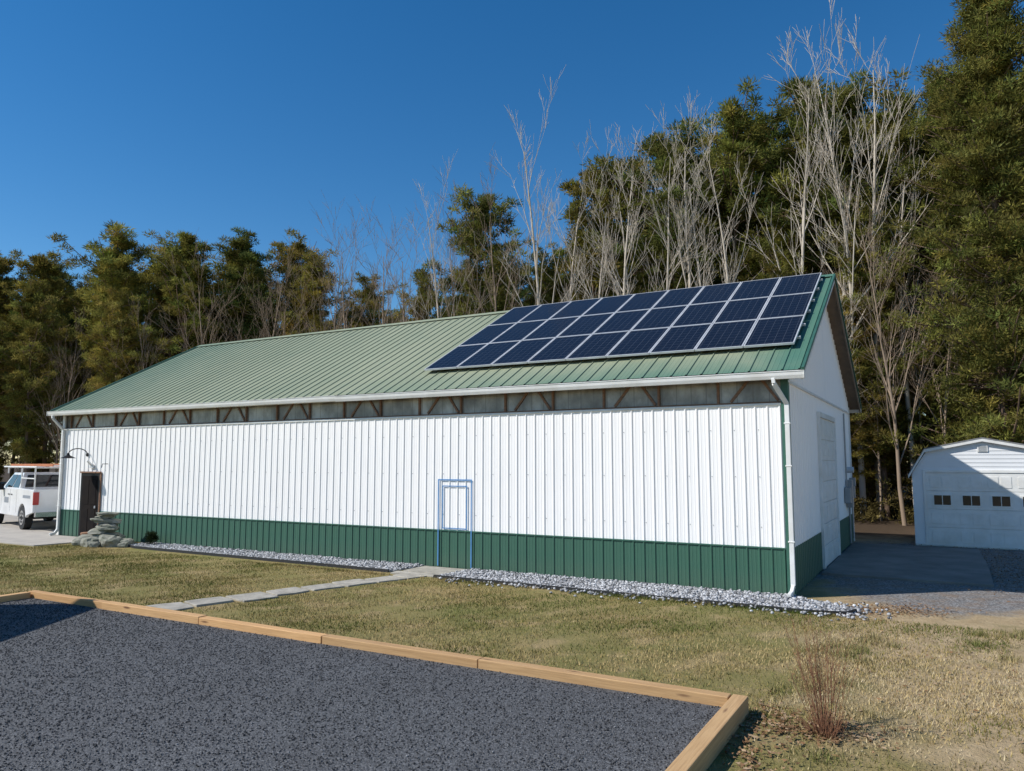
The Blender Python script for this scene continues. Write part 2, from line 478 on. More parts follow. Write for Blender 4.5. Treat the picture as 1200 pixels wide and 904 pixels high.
m = MB()
gy0, gy1, gz = 4.1, 6.95, 3.55
m.box(.0, .07, gy0-.12, gy0, .02, gz+.12, M['whitetrim']); m.box(.0, .07, gy1, gy1+.12, .02, gz+.12, M['whitetrim'])
m.box(.0, .07, gy0, gy1, gz, gz+.12, M['whitetrim'])
for k in range(7):
    z0 = .03 + k*.5
    m.box(.0, .04, gy0, gy1, z0, z0+.49, M['whitetrim'])
    for j in range(4):
        yy = gy0+.1+j*.69
        m.box(.035, .05, yy, yy+.58, z0+.1, z0+.4, M['whitetrim'])
m.obj('overhead_door', barn, bevel=.008)
m = MB()
for yy, zz, hh, ww in ((8.9, 1.3, .45, .3), (9.4, 1.15, .8, .4), (10.1, 1.4, .35, .25), (10.4, 1.75, .25, .2)):
    m.box(.03, .19, yy, yy+ww, zz, zz+hh, M['conduit'])
m.tube([(.08, 9.05, 1.75), (.08, 9.05, 3.9)], .025, M['conduit'])
m.tube([(.08, 9.6, 1.15), (.08, 9.6, .1)], .03, M['conduit'])
m.tube([(.1, 10.2, 1.4), (.1, 10.2, .2)], .02, M['conduit'])
m.tube([(.03, 9.55, 2.25), (.24, 9.55, 2.25)], .09, M['alu'], 12)
m.obj('electric_meters', barn, bevel=.01)

sa = empty('array_mount', (0, EY, EZ), 0, barn); sa.name = 'solar_array'
sa.rotation_euler = (math.atan(SL), 0, 0)
m = MB(); px_, py_ = 1.005, 1.78
x1s = .09; NC = 9
y0s = 1.13
for c in range(NC):
    for r in range(3):
        xa = x1s-(c+1)*px_+.009; xb = x1s-c*px_-.009; ya = y0s+r*py_+.009; yb = y0s+(r+1)*py_-.009
        m.box(xa+.024, xb-.024, ya+.024, yb-.024, .10, .138, M['solar'])
        for (a, b, c2, d2) in ((xa, xb, ya, ya+.024), (xa, xb, yb-.024, yb), (xa, xa+.024, ya+.024, yb-.024), (xb-.024, xb, ya+.024, yb-.024)):
            m.box(a, b, c2, d2, .10, .143, M['alu'])
o = m.obj('solar_panels', sa)
m = MB()
for r in range(3):
    for f in (.28, .74):
        m.box(x1s-NC*px_-.05, x1s+.05, y0s+(r+f)*py_-.02, y0s+(r+f)*py_+.02, .045, .098, M['alu'])
for k in range(13):
    for r in range(3):
        for f in (.28, .74):
            m.box(x1s-.3-k*.72, x1s-.24-k*.72, y0s+(r+f)*py_-.03, y0s+(r+f)*py_+.03, .0, .05, M['alu'])
m.obj('mounting_rails', sa)

lamp = empty('barn_wall_lamp', (0,0,0), 0, barn)
m = MB(); lx = -22.15; lz = 2.72
pts = []
for k in range(11):
    t = k/10*math.pi*.95
    pts.append((lx, -.03-.32*(1-math.cos(t))*1.0, lz+.20*math.sin(t)))
m.tube(pts, .016, M['black'])
m.tube([(lx, -.02, lz), (lx, -.05, lz)], .06, M['black'], 12)
e = pts[-1]
m.tube([(lx, e[1], e[2]+.02), (lx, e[1], e[2]-.05), (lx, e[1], e[2]-.09), (lx, e[1], e[2]-.15)], [.035, .05, .12, .24], M['black'], 16)
m.obj('lamp_body', lamp, smooth=False)
m = MB()
m.box(-21.95, -21.75, -.06, -.02, 2.28, 2.40, M['alu']); m.tube([(-21.85, -.05, 2.38), (-21.85, -.2, 2.52)], .04, M['whitetrim'])
m.tube([(-21.0, -.03, 2.42), (-21.0, -.22, 2.42), (-21.0, -.24, 2.30)], .012, M['black'])
m.obj('door_fixtures', barn, bevel=.01)

# ------------------------------------------------------------------ ground & surfaces
nn = 60
xs = np.linspace(-260, 260, nn); ys = np.linspace(-160, 360, nn)
V = [(x, y, 0) for y in ys for x in xs]
F = [(j*nn+i, j*nn+i+1, (j+1)*nn+i+1, (j+1)*nn+i) for j in range(nn-1) for i in range(nn-1)]
linkobj('ground', fast_mesh('ground', V, F, None, [M['ground']]))

def place(o):
    o.location = (BX, BY, 0); o.rotation_euler = (0, 0, ANG); return o

PX, PY, PXL = .72, -7.1, -11.85
m = MB(); m.prism([(PXL+.07, -24), (PX-.07, -24), (PX-.07, PY-.07), (PXL+.07, PY-.07)], 'z', -.02, .085, M['dgravel'])
place(m.obj('gravel_pad'))
m = MB(); tint = []
def timber(x0, x1, y0, y1, z1):
    n0 = len(m.v)
    m.box(x0, x1, y0, y1, .0, z1, M['timber'])
    f = random.uniform(.82, 1.12); g = random.uniform(.93, 1.03)
    for _ in range(len(m.v)-n0): tint.append((f, f*g, f*g*g*.98, 1))
cuts = [PX-.158, -2.35, -4.8, -7.25, -9.65, PXL]
for a, b in zip(cuts[:-1], cuts[1:]):
    timber(b+.006, a-.006, PY-.15+random.uniform(-.010,.010), PY+random.uniform(-.010,.010), .185+random.uniform(-.010,.010))
o = m.obj('timber_border', bevel=.008, tint=tint); place(o)
def side_timbers(name, xpos, ystart, n):
    global m, tint
    m = MB(); tint = []
    p = 0
    for k in range(n):
        ln = 2.4
        timber(p+.004, p+ln-.004, -.0, .15, .188+random.uniform(-.006, .006)); p += ln
    o = m.obj(name, bevel=.008, tint=tint)
    wx, wy = W(xpos, ystart)
    o.location = (wx, wy, 0); o.rotation_euler = (0, 0, ANG-math.pi/2)
    return o
side_timbers('timber_border', PX-.15, PY+.01, 7)
side_timbers('timber_border', PXL, PY-.165, 6)

m = MB(); m.prism([(-50, -2.4), (-21.0, -2.2), (-20.7, -.06), (-23.75, -.06), (-23.75, 14), (-50, 14)], 'z', -.02, .03, M['concrete'])
place(m.obj('concrete_driveway'))
m = MB()
m.prism([(.08, 3.2), (3.3, 3.1), (3.35, 6.4), (.08, 6.4)], 'z', -.02, .05, M['concrete_dk'])
m.prism([(.08, 6.42), (3.35, 6.42), (3.3, 10.2), (.08, 10.3)], 'z', -.02, .046, M['concrete_dk'])
place(m.obj('concrete_slab'))
def strip_poly(kind):
    if kind == 0:
        return [(-18.5, -.03), (-18.7, -.8), (-17.9, -1.05), (-15, -1.1), (-11, -1.15), (-8.5, -1.2), (-8.35, -.03)]
    return [(-7.0, -.03), (-7.15, -1.35), (-4, -1.42), (-1, -1.45), (.5, -1.50), (1.05, -1.35), (1.15, -1.0), (.8, -.55), (.25, -.3), (.1, -.03)]
polys = [strip_poly(0), strip_poly(1)]
for p in polys:
    m = MB(); m.prism(p, 'z', -.02, .02, M['lgravel']); place(m.obj('gravel_bed'))
m = MB()
for p in (polys[0][1:6], polys[1][1:7]):
    for a, b in zip(p[:-1], p[1:]):
        m.beam((a[0], a[1]-.02, .02), (b[0], b[1]-.02, .02), .025, .10, M['edging'])
place(m.obj('garden_edging'))

def inpoly(px, py, poly):
    ins = np.zeros(len(px), bool); n = len(poly)
    for i in range(n):
        x1, y1 = poly[i]; x2, y2 = poly[(i+1)%n]
        c = ((y1 > py) != (y2 > py)) & (px < (x2-x1)*(py-y1)/((y2-y1)+1e-12)+x1)
        ins ^= c
    return ins

t_ = (1+5**.5)/2
ICO = np.array([(-1,t_,0),(1,t_,0),(-1,-t_,0),(1,-t_,0),(0,-1,t_),(0,1,t_),(0,-1,-t_),(0,1,-t_),(t_,0,-1),(t_,0,1),(-t_,0,-1),(-t_,0,1)])
ICO /= np.linalg.norm(ICO[0])
ICOF = np.array([(0,11,5),(0,5,1),(0,1,7),(0,7,10),(0,10,11),(1,5,9),(5,11,4),(11,10,2),(10,7,6),(7,1,8),(3,9,4),(3,4,2),(3,2,6),(3,6,8),(3,8,9),(4,9,5),(2,4,11),(6,2,10),(8,6,7),(9,8,1)])
def stones(name, P, size, cols, parent=None):
    n = len(P)
    S = size[:, None]*rng.uniform(.6, 1.2, (n, 3)); S[:, 2] *= .75
    v = ICO[None]*(1+rng.uniform(-.22, .22, (n, 12, 1)))*S[:, None, :]
    a = rng.uniform(0, 6.28, n); ca, sa_ = np.cos(a), np.sin(a)
    x = v[..., 0]*ca[:, None]-v[..., 1]*sa_[:, None]; y = v[..., 0]*sa_[:, None]+v[..., 1]*ca[:, None]
    v = np.stack([x, y, v[..., 2]], -1)+P[:, None, :]
    T = (ICOF[None]+(np.arange(n)*12)[:, None, None]).reshape(-1, 3)
    me = fast_mesh(name, v.reshape(-1, 3), T, np.repeat(cols, 12, axis=0), [M['stone_t']])
    o = linkobj(name, me)
    return o
pts = []
for p in polys:
    pa = np.array(p); lo = pa.min(0); hi = pa.max(0)
    n = int((hi-lo).prod()*850)
    q = rng.uniform(lo, hi, (n, 2)); q = q[inpoly(q[:, 0], q[:, 1], p)]; pts.append(q)
pts.append(np.column_stack([rng.uniform(-7, 1.4, 260), -1.45-rng.exponential(.12, 260)]))
pts.append(np.column_stack([rng.normal(1.0, .35, 120), rng.normal(-.9, .4, 120)]))
q = np.vstack(pts); n = len(q)
P = np.column_stack([q, rng.uniform(.012, .05, n)])
g = rng.choice([.14, .24, .35, .46, .60], n, p=[.14, .22, .28, .24, .12])[:, None]*rng.uniform(.85, 1.15, (n, 1))
place(stones('gravel_stones', P, rng.uniform(.018, .040, n), g*np.array([[1.0, 1.0, 1.01]])))
q = np.column_stack([rng.uniform(PXL+.2, PX-.17, 70000), -7.27-rng.beta(1, 1.1, 70000)*6.2]); n = len(q)
P = np.column_stack([q, rng.uniform(.082, .094, n)])
g = rng.choice([.05, .075, .10, .15, .23], n, p=[.25, .3, .25, .15, .05])[:, None]*rng.uniform(.8, 1.2, (n, 1))
place(stones('gravel_stones', P, rng.uniform(.005, .011, n), g*np.array([[1.0, 1.0, 1.02]])))

m = MB()
p0 = Vector((-7.62, -1.0)); p1 = Vector((-9.25, -6.75)); nS = 8; dv = (p1-p0)/nS; d = dv.normalized(); s_ = Vector((-d.y, d.x))
for k in range(nS):
    c = p0+dv*(k+.5)+s_*random.uniform(-.05, .05); hl = dv.length*.46; hw = .33+random.uniform(-.05, .04)
    poly = [(c + d*a*hl*random.uniform(.90, 1.02) + s_*b*hw*random.uniform(.85, 1.08)) for a, b in ((-1,-1),(0,-1.04),(1,-1),(1.03,0),(1,1),(0,1.03),(-1,1),(-1.02,0))]
    m.prism([(v.x, v.y) for v in poly], 'z', -.02, .03+random.uniform(-.006, .01), M['slab'])
m.prism([(-8.3, -.95), (-7.1, -.95), (-7.1, -.1), (-8.3, -.1)], 'z', -.02, .035, M['slab'])
m.prism([(-8.35, -1.35), (-7.2, -1.32), (-7.2, -1.0), (-8.4, -1.02)], 'z', -.02, .028, M['slab'])
place(m.obj('stone_path', bevel=.01))

m = MB()
def boulder(cx, cy, cz, sx, sy, sz, seed):
    import bmesh
    rr = random.Random(seed)
    bm = bmesh.new(); bmesh.ops.create_icosphere(bm, subdivisions=3, radius=1)
    ax = rr.uniform(0, 3.14); ca, sn = math.cos(ax), math.sin(ax); tl = rr.uniform(-.12, .12)
    vs = []
    for v in bm.verts:
        p = v.co.copy()
        p = Vector([math.copysign(abs(c)**.62, c) for c in p])
        nz = mnoise.noise(p*1.3+Vector((seed*3.1, 0, 0)))*.28+mnoise.noise(p*3.5+Vector((0, seed*2.3, 0)))*.10
        p *= 1+nz
        p = Vector((p.x*sx, p.y*sy, p.z*sz+p.x*sx*tl))
        vs.append((cx+p.x*ca-p.y*sn, cy+p.x*sn+p.y*ca, cz+p.z))
    fs = [[v.index for v in f.verts] for f in bm.faces]; bm.free()
    m.add(vs, fs, M['rock'])
z = .10
for k, (sx, sy, sz, ox) in enumerate([(.50,.36,.11,-.05), (.42,.33,.10,.12), (.46,.30,.08,-.10), (.34,.28,.10,.08), (.40,.26,.07,.0), (.26,.2,.07,-.10), (.30,.2,.05,.06)]):
    boulder(-19.65+ox, -.85, z, sx, sy, sz, k+3); z += sz*1.55
for k, (ox, oy, s) in enumerate([(-.75,-.1,.22), (-.45,-.45,.20), (.1,-.5,.24), (.62,-.25,.28), (.95,.05,.18), (-1.05,.05,.15), (.45,-.6,.14), (1.2,-.2,.12)]):
    boulder(-19.65+ox, -.85+oy, s*.45, s*1.25, s, s*.72, k+20)
place(m.obj('stacked_stone_fountain'))
m = MB()
M['terra'] = simple('terracotta', (.30, .16, .09), rough=.8)
m.tube([(-21.15, -.5, 0.03), (-21.15, -.5, .12), (-21.15, -.5, .25), (-21.15, -.5, .27)], [.12, .17, .20, .16], M['terra'], 14)
place(m.obj('plant_pot'))

# ------------------------------------------------------------------ grass
def world_of(lx, ly): return BX+lx*.8707+ly*.4918, BY-lx*.4918+ly*.8707
def patch(x, y, f=.55, ph=0):
    return (np.sin(x*f*2.1+ph)+np.sin(y*f*2.7+1.3*ph)+np.sin((x+y)*f*1.4+2*ph)+np.sin((x-1.7*y)*f*3.3))/4
def grass(name, n, region, hmin, hmax, palette, w=.008, keep=None, shift=0):
    x, y = region(n)
    if keep is not None:
        k = keep(x, y); x, y = x[k], y[k]
    n = len(x)
    h = rng.uniform(hmin, hmax, n); a = rng.uniform(0, 6.283, n); lean = rng.uniform(.1, .9, n)
    b = rng.uniform(0, 6.283, n)
    p0 = np.column_stack([x-np.cos(a)*w, y-np.sin(a)*w, np.full(n, -.002)])
    p1 = np.column_stack([x+np.cos(a)*w, y+np.sin(a)*w, np.full(n, -.002)])
    p2 = np.column_stack([x+np.cos(b)*lean*h, y+np.sin(b)*lean*h, h])
    Vv = np.stack([p0, p1, p2], 1).reshape(-1, 3); T = np.arange(3*n).reshape(-1, 3)
    pal = np.array(palette)
    ly = (x-BX)*.4918+(y-BY)*.8707
    f = np.clip((patch(x, y, .35, 4)*.9+patch(x, y, 1.7, 1)*.6+rng.normal(0, .24, n))*.9+.5+shift*(-4-ly), 0, .999)
    c = pal[(f*len(pal)).astype(int)]*rng.uniform(.75, 1.2, (n, 1))
    linkobj(name, fast_mesh(name, Vv, T, np.repeat(c, 3, axis=0), [M['tint']]))
def lawn_region(n):
    lx = rng.uniform(-24, 3.2, n); ly = -1.45-rng.uniform(0, 5.65, n)
    return world_of(lx, ly)
def keep_lawn(x, y):
    rx, ry = x-BX, y-BY; lx = rx*.8707-ry*.4918; ly = rx*.4918+ry*.8707
    path = (np.abs(lx-(-7.62+(ly+1.0)*.2835)) < .37) & (ly > -6.8)
    ap = (lx < -20.8) & (ly > -2.4)
    return ~path & ~ap & (rng.random(len(x)) < .60+.7*patch(x, y, 1.1, 3))
LP = [(.10, .125, .030), (.15, .155, .042), (.21, .185, .058), (.28, .22, .082), (.35, .27, .115), (.45, .345, .17)]
grass('lawn_grass', 200000, lawn_region, .015, .05, LP, .006, keep_lawn, .05)
def right_region(n):
    y = rng.uniform(3.5, 12.8, n); x = 1.2+rng.uniform(0, 1, n)*(y*.9+1.0)
    return x, y
def keep_right(x, y):
    rx, ry = x-BX, y-BY; lx = rx*.8707-ry*.4918; ly = rx*.4918+ry*.8707
    return (lx > PX+.02) & (ly < -1.5) & (patch(x, y, .8, 2)+rng.normal(0, .35, len(x)) > .10)
grass('dry_grass', 90000, right_region, .012, .05, [(.20, .18, .065), (.30, .245, .12), (.42, .34, .18), (.50, .41, .25)], .006, keep_right)
def tuft_region(n):
    c = rng.uniform(0, 1, (60, 2)); cy = 4+c[:, 0]*9.5; cx = 2+c[:, 1]*cy*.75
    i = rng.integers(0, 60, n)
    return cx[i]+rng.normal(0, .09, n), cy[i]+rng.normal(0, .09, n)
grass('grass_tufts', 9000, tuft_region, .03, .10, [(.15, .16, .05), (.24, .21, .09), (.33, .27, .13)], .005, lambda x, y: keep_right(x, y) | ((y < 12) & (x > 3.5) & (patch(x, y) > -.3)))
def edge_region(n):
    lx = rng.uniform(-11.8, .9, n); ly = np.where(rng.random(n) < .5, PY+.03+rng.exponential(.03, n), -1.52-rng.exponential(.03, n))
    return world_of(lx, ly)
grass('edge_grass', 9000, edge_region, .03, .09, LP, .005, keep_lawn)

def leaves(name, n, cfun):
    x, y = cfun(n); n = len(x)
    a = rng.uniform(0, 6.28, n); s = rng.uniform(.015, .035, n); z = rng.uniform(.006, .03, n)
    ux, uy = np.cos(a), np.sin(a)
    tz = rng.uniform(-.02, .03, n)
    pts = []
    for (i, j) in ((-1, 0), (0, -.55), (1, 0), (0, .55)):
        pts.append(np.column_stack([x+ux*i*s-uy*j*s, y+uy*i*s+ux*j*s, z+np.abs(i)*np.maximum(tz, 0)+(.008 if j > 0 else 0)]))
    Vv = np.stack(pts, 1).reshape(-1, 3); T = np.arange(4*n).reshape(-1, 4)
    pal = np.array([(.25, .14, .07), (.32, .20, .11), (.19, .11, .06), (.38, .27, .17)])
    c = pal[rng.integers(0, 4, n)]*rng.uniform(.7, 1.2, (n, 1))
    linkobj(name, fast_mesh(name, Vv, T, np.repeat(c, 4, axis=0), [M['tint']]))
def lf(n):
    cs = [(2.50, 7.5, .22, .30, .07), (2.95, 7.25, .30, .2, .05), (6.4, 13.0, .5, .3, .10), (12.3, 20, 1.4, 1.8, .35), (5, 9.5, 2.5, 2.5, .10), (10.8, 16.5, 1.0, 1.5, .25), (2.0, 6.4, .15, .6, .06)]
    X = []; Y = []
    for cx, cy, sx, sy, f in cs:
        k = int(n*f); X.append(rng.normal(cx, sx, k)); Y.append(rng.normal(cy, sy, k))
    x = np.concatenate(X); y = np.concatenate(Y)
    rx, ry = x-BX, y-BY; lx = rx*.8707-ry*.4918
    k = lx > PX+.01
    return x[k], y[k]
leaves('dead_leaves', 6000, lf)

# ------------------------------------------------------------------ trees
def segs_mesh(segs, nside=5):
    S = np.array([(*a, *b, r, q) for a, b, r, q in segs], dtype=float); n = len(S)
    p0, p1, r0, r1 = S[:, :3], S[:, 3:6], S[:, 6], S[:, 7]
    d = p1-p0; d /= np.linalg.norm(d, axis=1)[:, None]+1e-9
    ref = np.where(np.abs(d[:, 2:3]) > .9, np.array([[1., 0, 0]]), np.array([[0, 0, 1.]]))
    a = np.cross(d, ref); a /= np.linalg.norm(a, axis=1)[:, None]+1e-9; b = np.cross(a, d)
    ang = np.arange(nside)*2*math.pi/nside
    off = a[:, None]*np.cos(ang)[None, :, None]+b[:, None]*np.sin(ang)[None, :, None]
    ring0 = p0[:, None]+off*r0[:, None, None]; ring1 = p1[:, None]+off*r1[:, None, None]
    V = np.concatenate([ring0, ring1], 1).reshape(-1, 3)
    k = np.arange(nside); k2 = (k+1) % nside
    T = np.concatenate([np.stack([k, k2, k2+nside], 1), np.stack([k, k2+nside, k+nside], 1)])
    T = (T[None]+(np.arange(n)*2*nside)[:, None, None]).reshape(-1, 3)
    return V, T

def needle_clumps(C, R, N, size, tintc, wr=.13):
    n = len(C); tot = n*N
    dirs = rng.normal(0, 1, (n, N, 3)); dirs /= np.linalg.norm(dirs, axis=2, keepdims=True)
    rad = rng.uniform(0, 1, (n, N, 1))**.6
    off = dirs*rad*R[:, None, None]; off[..., 2] *= .55
    P = (C[:, None]+off).reshape(-1, 3)
    bd = dirs*.9+rng.normal(0, .45, (n, N, 3)); bd[..., 2] += .45
    bd /= np.linalg.norm(bd, axis=2, keepdims=True); bd = bd.reshape(-1, 3)
    rnd = rng.normal(0, 1, (tot, 3)); sd = np.cross(bd, rnd); sd /= np.linalg.norm(sd, axis=1)[:, None]+1e-9
    Ls = size*rng.uniform(.6, 1.3, (tot, 1)); Wd = Ls*wr
    a = P-sd*Wd; b = P+sd*Wd; c = P+bd*Ls
    V = np.stack([a, b, c], 1).reshape(-1, 3); T = np.arange(tot*3).reshape(-1, 3)
    col = np.repeat(tintc, N, axis=0)*(rng.uniform(.7, 1.25, (tot, 1)))
    return V, T, np.repeat(col, 3, axis=0)

def make_pine(name, seed, H, c0, R, nb, N, size, style='lob', hue=0, wr=.13):
    r = random.Random(seed)
    segs = []; C = []; Rr = []; tn = []
    pts = []; x = y = 0
    K = 14; lean = (r.uniform(-.02, .02), r.uniform(-.02, .02))
    for k in range(K+1):
        pts.append((x, y, H*.985*k/K)); x += lean[0]*H/K+r.uniform(-.06, .06); y += lean[1]*H/K+r.uniform(-.06, .06)
    def at(t):
        f = t*K; i = min(int(f), K-1); f -= i
        return [pts[i][j]*(1-f)+pts[i+1][j]*f for j in range(3)]
    rt = .010*H+.03
    for k in range(K):
        segs.append((pts[k], pts[k+1], rt*(1-k/K*.93), rt*(1-(k+1)/K*.93)))
    lob = [r.uniform(.45, 1.2) for _ in range(8)]
    for i in range(nb):
        tt = (i+r.random())/nb
        t = c0+(1-c0)*tt
        if style == 'lob': sh = max(.25, math.sin(math.pi*(tt*.74+.16)))**.7
        else: sh = (1-tt)**.75*.95+.08
        az = r.uniform(0, 6.283)
        ln = R*sh*r.uniform(.5, 1.1)*lob[int((az+tt*3)%6.283/6.284*8)]
        if style == 'lob': el = math.radians(r.uniform(-5, 25)+40*tt**2)
        else: el = math.radians(r.uniform(-10, 14)+35*tt**2)
        b0 = at(t); d = (math.cos(az)*math.cos(el), math.sin(az)*math.cos(el), math.sin(el))
        prev = list(b0); kseg = 3
        gb = r.uniform(.75, 1.25)
        for k in range(kseg):
            q = [prev[j]+d[j]*ln/kseg+r.uniform(-.08, .08) for j in range(3)]
            q[2] += (.06*ln*k if style != 'lob' else .05*ln*k)
            rr = .012+.016*ln*(1-k/kseg)*.6
            segs.append((tuple(prev), tuple(q), rr, rr*.6))
            nc = 3
            for c in range(nc):
                f = r.random()
                if k == 0 and (c > 0 or f < .5): continue
                sp = ln*(.20 if style == 'lob' else .22)
                cc = [prev[j]*(1-f)+q[j]*f+r.uniform(-sp, sp)*(1 if j < 2 else .4) for j in range(3)]
                C.append(cc); Rr.append(r.uniform(.26, .58) if style == 'lob' else r.uniform(.28, .52))
                g = gb*r.uniform(.6, 1.35)*1.55
                tn.append((g*(.108+hue*.02+r.uniform(0, .042)), g*(.118+r.uniform(0, .018)), g*(.030+r.uniform(0, .01))))
                if style == 'lob':
                    segs.append((tuple(prev[j]*(1-f)+q[j]*f for j in range(3)), tuple(cc), .015, .008))
            prev = q
    for k in range(4):
        C.append(at(.95+.015*k)); Rr.append(.4); tn.append((.15, .17, .05))
    V1, T1 = segs_mesh(segs, 4)
    V2, T2, C2 = needle_clumps(np.array(C), np.array(Rr), N, size, np.array(tn), wr)
    V = np.vstack([V1, V2]); T = np.vstack([T1, T2+len(V1)])
    C1 = np.tile([.1, .07, .05], (len(V1), 1))
    mi = np.r_[np.zeros(len(T1), int), np.ones(len(T2), int)]
    return fast_mesh(name, V, T, np.vstack([C1, C2]), [M['bark_pine'], M['leaf']], mi)

def make_bare(name, seed, H, spread, mat, forks=15, depth=3, r0=None, first=.35, minr=.006, lean=0, amin=16, amax=38):
    r = random.Random(seed); segs = []
    def grow(p, d, ln, rad, lv):
        n = 8 if lv == 0 else (4 if lv == 1 else 2)
        pr = Vector(p); dd = Vector(d).normalized(); nodes = [(pr.copy(), rad)]
        for k in range(n):
            w = .06 if lv == 0 else .15
            dd = (dd + Vector((r.uniform(-w, w), r.uniform(-w, w), r.uniform(-w, w)*.5 + (.12 if lv > 0 else .03)))).normalized()
            q = pr + dd*ln/n; ra = rad*(1-k/n*.88); rb = rad*(1-(k+1)/n*.88)
            segs.append((tuple(pr), tuple(q), max(ra, minr), max(rb, minr*.8))); pr = q; nodes.append((pr.copy(), rb))
        if lv >= depth: return
        nch = [forks, 5, 4, 3][lv]
        for c in range(nch):
            t = first+(1-first)*((c+r.random())/nch) if lv == 0 else r.uniform(.2, 1)
            f = t*n; i = min(int(f), n-1); f -= i
            b = nodes[i][0].lerp(nodes[i+1][0], f); br = nodes[i][1]*(1-f)+nodes[i+1][1]*f
            ax = Vector((r.uniform(-1, 1), r.uniform(-1, 1), r.uniform(-.3, .3)))
            dirn = nodes[i+1][0]-nodes[i][0]; dirn.normalize()
            perp = ax - dirn*ax.dot(dirn); perp.normalize()
            ang = math.radians(r.uniform(amin, amax))
            nd = dirn*math.cos(ang)+perp*math.sin(ang)
            l2 = ln*(spread*r.uniform(.6, 1.2)*(1.15-t*.75) if lv == 0 else r.uniform(.3, .55))
            grow(b, nd, l2, max(br*.5, minr), lv+1)
    grow((0, 0, 0), (lean, 0, 1), H, r0 or H*.0075+.02, 0)
    V, T = segs_mesh(segs, 4)
    return fast_mesh(name, V, T, None, [mat])

pines = [make_pine('pine_mesh_a', 1, 18, .48, 3.9, 60, 85, .24),
         make_pine('pine_mesh_b', 2, 18, .58, 3.5, 50, 88, .24),
         make_pine('pine_mesh_c', 3, 18, .36, 3.9, 70, 85, .24, hue=.5),
         make_pine('pine_mesh_d', 4, 18, .60, 4.2, 50, 90, .24),
         make_pine('pine_mesh_e', 5, 18, .12, 3.9, 105, 75, .24, hue=1.2),
         make_pine('pine_mesh_f', 6, 18, .20, 3.3, 88, 75, .24, hue=.6)]
bares = [make_bare('bare_mesh_a', 11, 15, .40, M['bark_pale'], first=.35, forks=12),
         make_bare('bare_mesh_b', 12, 15, .34, M['bark_pale'], first=.45, forks=11),
         make_bare('bare_mesh_c', 13, 15, .45, M['bark_mid'], first=.25),
         make_bare('bare_mesh_d', 14, 15, .32, M['bark_pale'], first=.40, lean=.12, forks=12),
         make_bare('bare_mesh_e', 15, 15, .42, M['bark_mid'], first=.18, forks=20)]
R_ = random.Random(99)
def put_pine(x, y, h, v=None):
    v = R_.randrange(6) if v is None else v
    linkobj('pine_tree', pines[v], loc=(x, y, -.05), rz=R_.uniform(0, 6.28), sc=(h/18*R_.uniform(.95, 1.2),)*2+(h/18,))
def put_bare(x, y, h, v=None):
    v = R_.randrange(5) if v is None else v
    f = h/15.2
    linkobj('bare_tree', bares[v], loc=(x, y, -.05), rz=R_.uniform(0, 6.28), sc=(f, f, f))

front = [(-33.2,48,15.2,4),(-29.9,47,15.2,2),(-27.2,49,15.4,5),(-24.6,46,16.2,0),(-23.0,50,16.4,2),(-19.8,45,15.9,2),(-21.5,48,15.6,4),(-16.9,47,16.4,0),(-18.4,49,15.9,2),(-14.5,49,16.4,4),(-12.2,46,14.7,2),
 (-9.4,48,13.8,5),(-5.8,46,13.5,5),(-1.5,42,17.0,1),(2.2,45,14.5,5),(4.7,42,18.9,2),(7.0,44,19.4,0),(9.1,41,19.9,1),(11.8,40,21.0,3),(14.6,42,21.2,0),
 (15.6,38,21.0,1),(18.4,39,21.8,0),(19.2,36,20.0,2),(16.2,33,13.0,5),(-36,44,15.5,4),(-27.5,43,12.2,5),(-22,42,11.5,5),(13.6,37,14,2),(21.5,36,19,2),(-31,42,10.5,4),
 (-32,52,15.6,0),(-38,52,16.5,4),(14.6,33.5,9.5,4),(13.0,34.5,11,5),(16.8,35,12,4)]
for t in front: put_pine(*t)
prof_r = [-1.2, -.69, -.53, -.43, -.36, -.26, -.2, -.12, -.035, .04, .11, .165, .223, .294, .35, .41, .47, .525, .66, 1.2]
prof_t = [.26, .255, .285, .28, .29, .26, .23, .23, .33, .29, .385, .39, .42, .46, .44, .48, .49, .48, .60, .5]
for row, (y0, n) in enumerate(((55, 24), (64, 26), (76, 26))):
    for i in range(n):
        r = -.9+1.75*(i+R_.random())/n; y = y0+R_.uniform(-3, 3)
        t = float(np.interp(r, prof_r, prof_t))*R_.uniform(.68, .90)
        put_pine(r*y, y, max(2.5+t*y, 9))
for y0, n in ((58, 20), (88, 30)):
    for i in range(n):
        r = -.95+1.8*(i+R_.random())/n; y = y0+R_.uniform(-3, 3)
        put_pine(r*y, y, R_.uniform(10, 13)*(y0/66), R_.choice([4, 5]))
for i in range(20):
    r = -.78+1.5*(i+R_.random())/20; y = R_.uniform(43, 50) if r < .1 else R_.uniform(38, 44)
    put_pine(r*y, y, R_.uniform(7, 10.5), R_.choice([4, 5]))
blist = [(-17,42,12.5,2),(-14.4,42.5,13,4),(-13,43,12,2),(-10.5,42,14.2,4),(-9,42,14.5,2),(-7.2,41,13.8,4),(-5.5,41,14,2),(-3.8,40,15.8,0),(-2.6,39.5,14.8,4),
 (-.5,39,15.2,2),(1.4,38,18.6,0),(2.7,39,17.8,3),(5.0,37,17.2,1),(6.3,38,16.8,0),(7.5,37,17.8,0),(8.6,36,18.6,1),(10.9,36,17,3),
 (12.9,34,19.8,1),(15.2,33,20.6,0),(16.2,33.5,20.3,1),(17,32,16,3),(15.4,30,12,4),(17.4,30.5,11,2),(-20,42,10,4),(-25,42,9.5,2),(14.0,32.5,18.5,3),(9.7,36,16.5,1),(3.9,38,15.5,1)]
for t in blist: put_bare(*t)
for i in range(9):
    x = R_.uniform(12.0, 20); put_bare(x, R_.uniform(31, 36), R_.uniform(6, 11))
